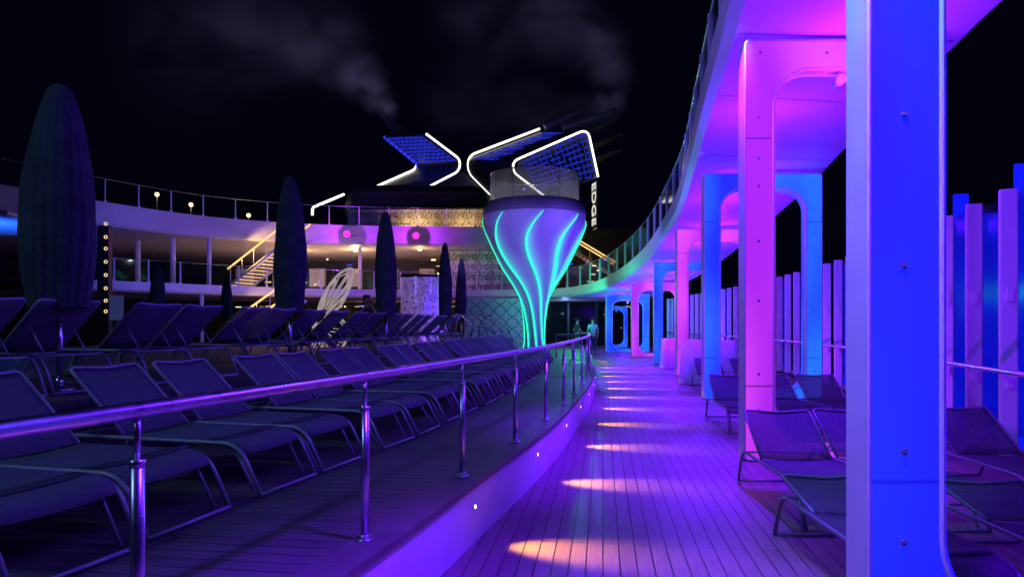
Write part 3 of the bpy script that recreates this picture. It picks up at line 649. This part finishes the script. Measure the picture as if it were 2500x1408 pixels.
for v in (548,580,608,640,672,704,734,760):
    z=1.5+(790-v)*.0153-.5; pts=[(.03+.055*math.cos(a*pi/8),-.17,z+.055*math.sin(a*pi/8)) for a in range(16)]
    bm=bmesh.new(); tube(bm,pts,.013,6,closed=True); mk('ring_light',bm,M_pale,rt)
st=thing('stage_canopy','blue lit canopy underside beneath the gallery','canopy',(-19.6,25.3,5.15)); bm=bmesh.new(); box(bm,(0,0,0),(5.0,6,.15),.2,.04); mk('canopy_panel',bm,M_white,st)
bm=bmesh.new(); tube(bm,[(-3,-2.6,-.1),(2.4,-1.9,-.1)],.04,6); mk('edge_light',bm,M_blueled,st)
lamp('blue_wash','SPOT',(-19.0,24.0,3.2),(.015,.12,1),900,.1,None,(-19,25,5.1),2.4,.8)
# ------------------------------------------------------------ butterfly sculpture
bf=thing('butterfly_sculpture','white wire butterfly wing sculpture standing on pool deck','sculpture',(-4.75,18,.5))
M_wing=pmat('wing_white',(.8,.78,.72),.4,emis=(1,.8,.6),es=.3)
def loop(pts,r,nm):
    bm=bmesh.new(); tube(bm,catmull(pts,6),r,6); mk(nm,bm,M_wing,bf)
fw=[(-.35,0,.9),(-.22,0,1.5),(.0,.0,1.95),(.3,0,2.3),(.6,0,2.42),(.62,0,2.15),(.5,0,1.8),(.3,0,1.45),(-.05,0,1.15),(-.35,0,.9)]
hw=[(-.35,0,.9),(0,0,1.1),(.35,0,1.1),(.5,0,.8),(.38,0,.42),(.05,0,.15),(-.2,0,.45),(-.35,0,.9)]
loop(fw,.032,'fore_wing'); loop(hw,.032,'hind_wing')
def cells(outl,o,nm):
    n=len(outl)-1; c=Vector(o)
    for i in range(1,n-1):
        a=Vector(outl[i]); b=Vector(outl[i+1]); m_=(a+b)/2
        loop([c.lerp(m_,.30),c.lerp(a,.62).lerp(m_,.25),c.lerp(a,.88).lerp(m_,.25),c.lerp(m_,.93),c.lerp(b,.88).lerp(m_,.25),c.lerp(b,.62).lerp(m_,.25),c.lerp(m_,.30)],.015,nm)
cells(fw,(-.33,0,.95),'wing_cell'); cells(hw,(-.33,0,.9),'wing_cell')
loop([(-.36,0,.1),(-.37,0,.7),(-.36,0,1.2)],.06,'insect_body')
lamp('sculpture_spot','SPOT',(-3.9,16.6,.7),(1,.75,.5),120,.05,None,(-4.6,18,1.8),1.2,.6)
# ------------------------------------------------------------ mosaic drum
dm=thing('mosaic_drum','purple lit round pillar with silver mosaic pattern','pillar',(-2.64,20,.5))
m,nt,o=nmat('mosaic'); b=N(nt,'ShaderNodeBsdfPrincipled'); vo=N(nt,'ShaderNodeTexNoise'); vo.inputs['Scale'].default_value=3.5; vo.inputs['Detail'].default_value=3; vo.inputs['Distortion'].default_value=2.5
tc=N(nt,'ShaderNodeTexCoord'); nt.links.new(tc.outputs['Object'],vo.inputs[0]); cr=N(nt,'ShaderNodeValToRGB')
els=cr.color_ramp.elements; els[0].position=.40; els[0].color=(.12,.06,.25,1); els[1].position=.6; els[1].color=(.14,.07,.3,1)
for pp,cc in ((.46,(.5,.3,.95,1)),(.5,(.2,.08,.45,1)),(.54,(.55,.35,1,1))):
    e_=els.new(pp); e_.color=cc
nt.links.new(vo.outputs[0],cr.inputs[0]); nt.links.new(cr.outputs[0],b.inputs['Base Color']); b.inputs['Roughness'].default_value=.25; b.inputs['Metallic'].default_value=.4
nt.links.new(cr.outputs[0],b.inputs['Emission Color']); b.inputs['Emission Strength'].default_value=.35; nt.links.new(b.outputs[0],o.inputs[0])
bm=bmesh.new(); lathe(bm,[(.54,0),(.54,2.3),(.52,2.36),(.02,2.37)],seg=48); mk('drum_shell',bm,m,dm)
bm=bmesh.new(); lathe(bm,[(.57,2.3),(.57,2.38),(.5,2.38)],seg=48); mk('top_band',bm,M_chrome,dm)
lamp('drum_uplight','SPOT',(-1.9,18.6,1.0),(.3,.05,1),70,.05,None,(-2.6,20,2.2),1.4,.6)
ms=thing('menu_stand','white notice board on a thin stand','sign',(-7.95,14,.5)); bm=bmesh.new(); box(bm,(0,0,1.32),(.28,.03,.5),0,.01); mk('board',bm,M_white,ms); bm=bmesh.new(); tube(bm,[(0,.02,0),(0,.02,1.1)],.015,8); tube(bm,[(0,.02,0),(0,.02,.02)],.18,16); mk('stand',bm,M_grey,ms)
for i in range(5):
    g=thing('grab_rail','curved chrome grab rail on the raised terrace','railing',(-1.55+i*.22,20.5+i*.5,ZB),-.3,'curved grab rails'); bm=bmesh.new(); tube(bm,roundpath([(-.45,0,0),(-.35,0,.75),(0,0,.9),(.6,0,.35),(.75,0,0)],.25,5),.025,8); mk('bent_tube',bm,M_chrome,g)
def clothtable(x,y,w,d,h,label):
    r=thing('cloth_table',label,'table',(x,y,0)); bm=bmesh.new(); n=72; top=[];bot=[]
    def sq(a): 
        c,s=math.cos(a),math.sin(a); q=(abs(c)**6+abs(s)**6)**(-1/6); return c*q,s*q
    for k in range(n):
        a=2*pi*k/n; c,s_=sq(a); f=1+.035*math.sin(a*14)+.02*math.sin(a*23)
        top.append(bm.verts.new((c*w/2,s_*d/2,h))); bot.append(bm.verts.new((c*w/2*f*1.06,s_*d/2*f*1.06,.02)))
    bm.faces.new(top)
    for k in range(n):
        f=bm.faces.new((top[k],top[(k+1)%n],bot[(k+1)%n],bot[k])); f.smooth=True
    mk('draped_cloth',bm,M_cloth,r)
clothtable(4.9,17.4,1.25,.8,1.08,'bar table covered with a pale draped cloth'); clothtable(5.6,23.3,1.1,.8,1.0,'small table covered with a draped cloth')
# ------------------------------------------------------------ people
def person(loc,rz,shirt,label,pose='walk'):
    r=thing('person',label,'person',loc,rz)
    def skin(nm,V,E,mat,sub=2):
        me=D.meshes.new(nm); me.from_pydata([v[:3] for v in V],E,[]); me.materials.append(mat)
        o=D.objects.new(nm,me); COL.objects.link(o); o.parent=r
        md=o.modifiers.new('skin','SKIN'); md.use_smooth_shade=True
        for i,v in enumerate(V): me.skin_vertices[0].data[i].radius=(v[3],v[4] if len(v)>4 else v[3])
        me.skin_vertices[0].data[0].use_root=True
        sb=o.modifiers.new('sub','SUBSURF'); sb.levels=1; sb.render_levels=sub; return o
    if pose=='walk': el=((-.25,.04,1.14),(.25,-.02,1.14)); wr=((-.24,-.08,.9),(.25,-.14,.92)); kn=((-.1,-.12,.52),(.1,.03,.52)); an=((-.1,-.2,.1),(.1,.25,.14))
    elif pose=='photo': el=((-.27,-.12,1.25),(.27,-.12,1.25)); wr=((-.08,-.33,1.5),(.08,-.33,1.5)); kn=((-.11,-.02,.52),(.11,-.02,.52)); an=((-.12,0,.09),(.12,0,.09))
    else: el=((-.25,.03,1.14),(.25,.03,1.14)); wr=((-.14,-.2,1.08),(.14,-.2,1.1)); kn=((-.1,-.02,.52),(.1,-.02,.52)); an=((-.11,0,.09),(.11,0,.09))
    V=[(0,0,.95,.13,.1),(0,0,1.12,.12,.09),(0,0,1.33,.145,.1),(0,0,1.46,.07,.065),(0,-.01,1.53,.052),(0,-.02,1.6,.07),(0,-.02,1.68,.085,.095),(0,-.01,1.75,.06,.07),(0,-.125,1.645,.014),(-.085,-.01,1.65,.015),(.085,-.01,1.65,.015)]
    E=[(0,1),(1,2),(2,3),(3,4),(4,5),(5,6),(6,7),(5,8),(6,9),(6,10)]
    for k in (0,1):
        sx=-1 if k==0 else 1; b=len(V)
        V+= [(sx*.17,0,1.42,.058),(*el[k],.042),(*wr[k],.027)]
        E+= [(2,b),(b,b+1),(b+1,b+2)]
        d=(Vector(wr[k])-Vector(el[k])).normalized(); pal=Vector(wr[k])+d*.06; V.append((*pal,.03,.016)); E.append((b+2,b+3))
        side=Vector((0,1,0)) if pose!='photo' else Vector((sx,0,0))
        for fi,(o_,ln) in enumerate(((-.03,.055),(-.01,.068),(.01,.064),(.03,.05))):
            p1=pal+side*o_+d*.04; p2=p1+d*ln*.6; p3=p2+d*ln*.3+Vector((-sx*.02,-.01,0)); i=len(V)
            V+= [(*p1,.0095),(*p2,.0085),(*p3,.0075)]; E+=[(b+3,i),(i,i+1),(i+1,i+2)]
        p1=Vector(wr[k])+d*.03-side*.035; p2=p1+d*.035-side*.015; i=len(V); V+=[(*p1,.011),(*p2,.009)]; E+=[(b+2,i),(i,i+1)]
        b=len(V); a=an[k]; V+=[(sx*.09,0,.9,.085),(*kn[k],.055),(*a,.036),(a[0],a[1]-.16,.04,.035,.025)]; E+=[(0,b),(b,b+1),(b+1,b+2),(b+2,b+3)]
    skin('body',V,E,M_skin)
    V=[(0,0,.93,.152,.125),(0,0,1.12,.14,.112),(0,0,1.33,.16,.118),(0,0,1.44,.085,.08)]; E=[(0,1),(1,2),(2,3)]
    for k in (0,1):
        sx=-1 if k==0 else 1; b=len(V); m_=Vector((sx*.17,0,1.42)).lerp(Vector(el[k]),.8); V+=[(sx*.17,0,1.415,.075),(*m_,.058)]; E+=[(2,b),(b,b+1)]
    skin('shirt',V,E,shirt)
    V=[(0,0,.96,.145,.118)]; E=[]
    for k in (0,1):
        sx=-1 if k==0 else 1; b=len(V); a=an[k]; V+=[(sx*.09,0,.87,.1),(*kn[k],.072),(a[0],a[1],a[2]+.03,.055)]; E+=[(0,b),(b,b+1),(b+1,b+2)]
    skin('trousers',V,E,M_trou)
    skin('hair',[(0,.01,1.71,.092,.1),(0,.02,1.76,.07,.07),(0,.05,1.66,.06,.05)],[(0,1),(0,2)],M_hair)
    for k in (0,1):
        a=an[k]; skin('shoe',[(a[0],a[1]+.04,.045 if a[1]<.2 else .09,.045,.04),(a[0],a[1]-.1,.04,.045,.035),(a[0],a[1]-.19,.035,.035,.028)],[(0,1),(1,2)],M_shoe)
    bm=bmesh.new()
    for sx in (-.033,.033): bmesh.ops.create_icosphere(bm,subdivisions=2,radius=.012,matrix=Matrix.Translation((sx,-.108,1.68)))
    mk('eyes',bm,M_dark,r)
    return r
person((3.95,34,0),pi,M_shirtb,'person in light blue shirt walking along the deck','walk')
person((3.6,38.5,0),2.2,M_shirtd,'person in dark clothes standing near the bar','stand')
person((-4.18,20,.5),.4,M_shirtd,'person in dark clothes holding up a phone','photo')
ph=thing('mobile_phone','small dark phone held up in both hands','phone',tuple(Vector((-4.18,20,.5))+Matrix.Rotation(.4,3,'Z')@Vector((0,-.40,1.6))),.4)
bm=bmesh.new(); box(bm,(0,0,0),(.15,.01,.075),0,.004); mk('phone_body',bm,M_dark,ph); bm=bmesh.new(); box(bm,(0,.0065,0),(.14,.002,.066)); mk('screen',bm,M_violed,ph)
# ------------------------------------------------------------ smoke
m,nt,o=nmat('smoke_volume'); tc=N(nt,'ShaderNodeTexCoord'); acc=None
G=[((-11.2,63,20.8),.7,2.0),((-12.3,63,22),1.1,1.5),((-13.7,63,23.8),1.7,.85),((-17,63,26.5),3.2,.36),((-22,63,28.5),5,.22),((-29,63,29),7,.10),((8.9,63,21.6),1.1,.9),((9.0,63,24),1.5,.8),((7.8,63,26.3),2.0,.6),((4.0,63,28.6),3.0,.4),((-2,63,30),4,.25),((2,63,20.5),2.6,.2),((-4,63,21.5),3.2,.15),((6.5,63,20.3),2,.3)]
for c,rr,wt in G:
    d=N(nt,'ShaderNodeVectorMath',operation='DISTANCE'); nt.links.new(tc.outputs['Object'],d.inputs[0]); d.inputs[1].default_value=c
    q=N(nt,'ShaderNodeMapRange',interpolation_type='SMOOTHSTEP'); q.inputs['From Min'].default_value=0; q.inputs['From Max'].default_value=rr*1.8; q.inputs['To Min'].default_value=wt/(rr**.5); q.inputs['To Max'].default_value=0
    nt.links.new(d.outputs['Value'],q.inputs[0])
    if acc is None: acc=q
    else:
        s_=N(nt,'ShaderNodeMath',operation='ADD'); nt.links.new(acc.outputs[0],s_.inputs[0]); nt.links.new(q.outputs[0],s_.inputs[1]); acc=s_
mp=N(nt,'ShaderNodeMapping'); mp.inputs['Rotation'].default_value=(0,.7,0); mp.inputs['Scale'].default_value=(.9,1,1.6); nt.links.new(tc.outputs['Object'],mp.inputs[0])
no=N(nt,'ShaderNodeTexNoise'); no.inputs['Scale'].default_value=.2; no.inputs['Detail'].default_value=5; no.inputs['Distortion'].default_value=.8; nt.links.new(mp.outputs[0],no.inputs[0])
rg=N(nt,'ShaderNodeMapRange'); rg.inputs['From Min'].default_value=.36; rg.inputs['From Max'].default_value=.75; nt.links.new(no.outputs[0],rg.inputs[0])
mu=N(nt,'ShaderNodeMath',operation='MULTIPLY'); nt.links.new(acc.outputs[0],mu.inputs[0]); nt.links.new(rg.outputs[0],mu.inputs[1])
m2=N(nt,'ShaderNodeMath',operation='MULTIPLY'); nt.links.new(mu.outputs[0],m2.inputs[0]); m2.inputs[1].default_value=.045
e=N(nt,'ShaderNodeEmission'); e.inputs[0].default_value=(.42,.38,.9,1); nt.links.new(m2.outputs[0],e.inputs[1]); nt.links.new(e.outputs[0],o.inputs['Volume'])  # smoke emission stands in for lamp light scattered by the plume
bm=bmesh.new(); box(bm,(-10,63,26),(50,9,16)); sm=mk('smoke',bm,m,kind='stuff'); sm['label']='thin grey smoke drifting from the ship funnels'; sm['category']='smoke'
# ------------------------------------------------------------ lighting
VI=(.12,.003,1)
for n_,(x0,y,top,w,mt,lb) in enumerate(AR):
    z=top-.55; c=(.2,.005,1) if mt is M_pink else (.06,.006,1)
    lamp('arch_fill','POINT',(x0+w*.5,y-.25,z),c,90 if n_ else 30,.05)  # added point light boosting the glow of the arch panels
    lamp('arch_fill','POINT',(x0+w*.55,y+2.6,z-.3),VI,190 if n_ else 90,.05)  # added violet fill in mid-bay, no fitting here
    lamp('canopy_fill','SPOT',(x0+w*.5,y+2.2,2.3),(.09,.003,1),360,.1,None,(x0+w*.45,y+2.4,4.6),2.7,1)  # added fill to brighten the canopy underside, no fitting
    if n_<5: lamp('screen_fill','SPOT',(x0+w*.85,y+1.4,.3),(.22,.006,1),230,.05,None,(x0+w+1.2,y+2.4,1.8),2.6,1)  # added fill that turns the windscreen posts violet
for y in (3,8,13,18,23):
    p=off(s_of_y(y),-2.2,4.6); z_=4.55 if y<20 else 3.9
    if y<20: lamp('lounger_fill','SPOT',(p.x,p.y,z_),(.10,.12,1),120,.15,None,(p.x-4,p.y-.3,.6),2.3,.6)  # added fill for the terrace loungers, no fitting modelled
    lamp('walkway_fill','SPOT',(p.x-.1,p.y,z_),VI,3400,.15,None,(p.x-.4,p.y,0),1.2,.8)  # added violet fill for the walkway floor and curb
for (x,y,z) in ((-3.5,6,.6),(-1.5,14,.6),(.5,22,.6)):
    lamp('ribbon_fill','SPOT',(x,y,5.5),(.18,.13,1),700,.3,None,(x+7,y+4,4.7),1.5,1)  # added fill hanging in mid-air to brighten the walkway ribbon
lamp('fascia_fill','SPOT',(-9,27,5.2),(.17,.11,1),2600,.2,None,(-15,38,6.8),1.5,.8)  # added violet fill for the gallery fascia
lamp('column_fill','SPOT',(.75,2.5,4.5),(.3,.95,.78),190,.1,None,(1.5,3.1,2.4),1.0,1)  # added fill for the dim side face of the near column
lamp('terrace_fill','SPOT',(-11,-3,11),(.15,.25,.62),2400,1.2,None,(-4.6,7,0),1.15,.6)  # added unseen fill behind the camera for the terrace
lamp('teal_fill','POINT',(PX+1.9,PY+3,2.6),(.03,1,.5),200,.1)  # added teal fill standing in for spill from the pod LEDs
lamp('teal_fill','SPOT',(1.8,32.5,1.6),(.03,1,.5),1100,.1,None,(3.6,37,3.4),1.7,.9)  # added teal fill that greens the far ribbon like pod spill
lamp('pod_fill','SPOT',(-3.6,17,4.2),(.22,.17,1),1300,.2,None,(PX,PY,4.3),.55,.8)  # added fill to brighten the pod bowl
lamp('pod_fill','SPOT',(3.4,17,3.9),(.2,.12,1),600,.2,None,(PX,PY,4.0),.6,.8)  # second added fill on the pod bowl
lamp('funnel_wash','SPOT',(-2,50,13),(.1,.1,1),1500,.3,None,(-2,62,18),1.8,.6)
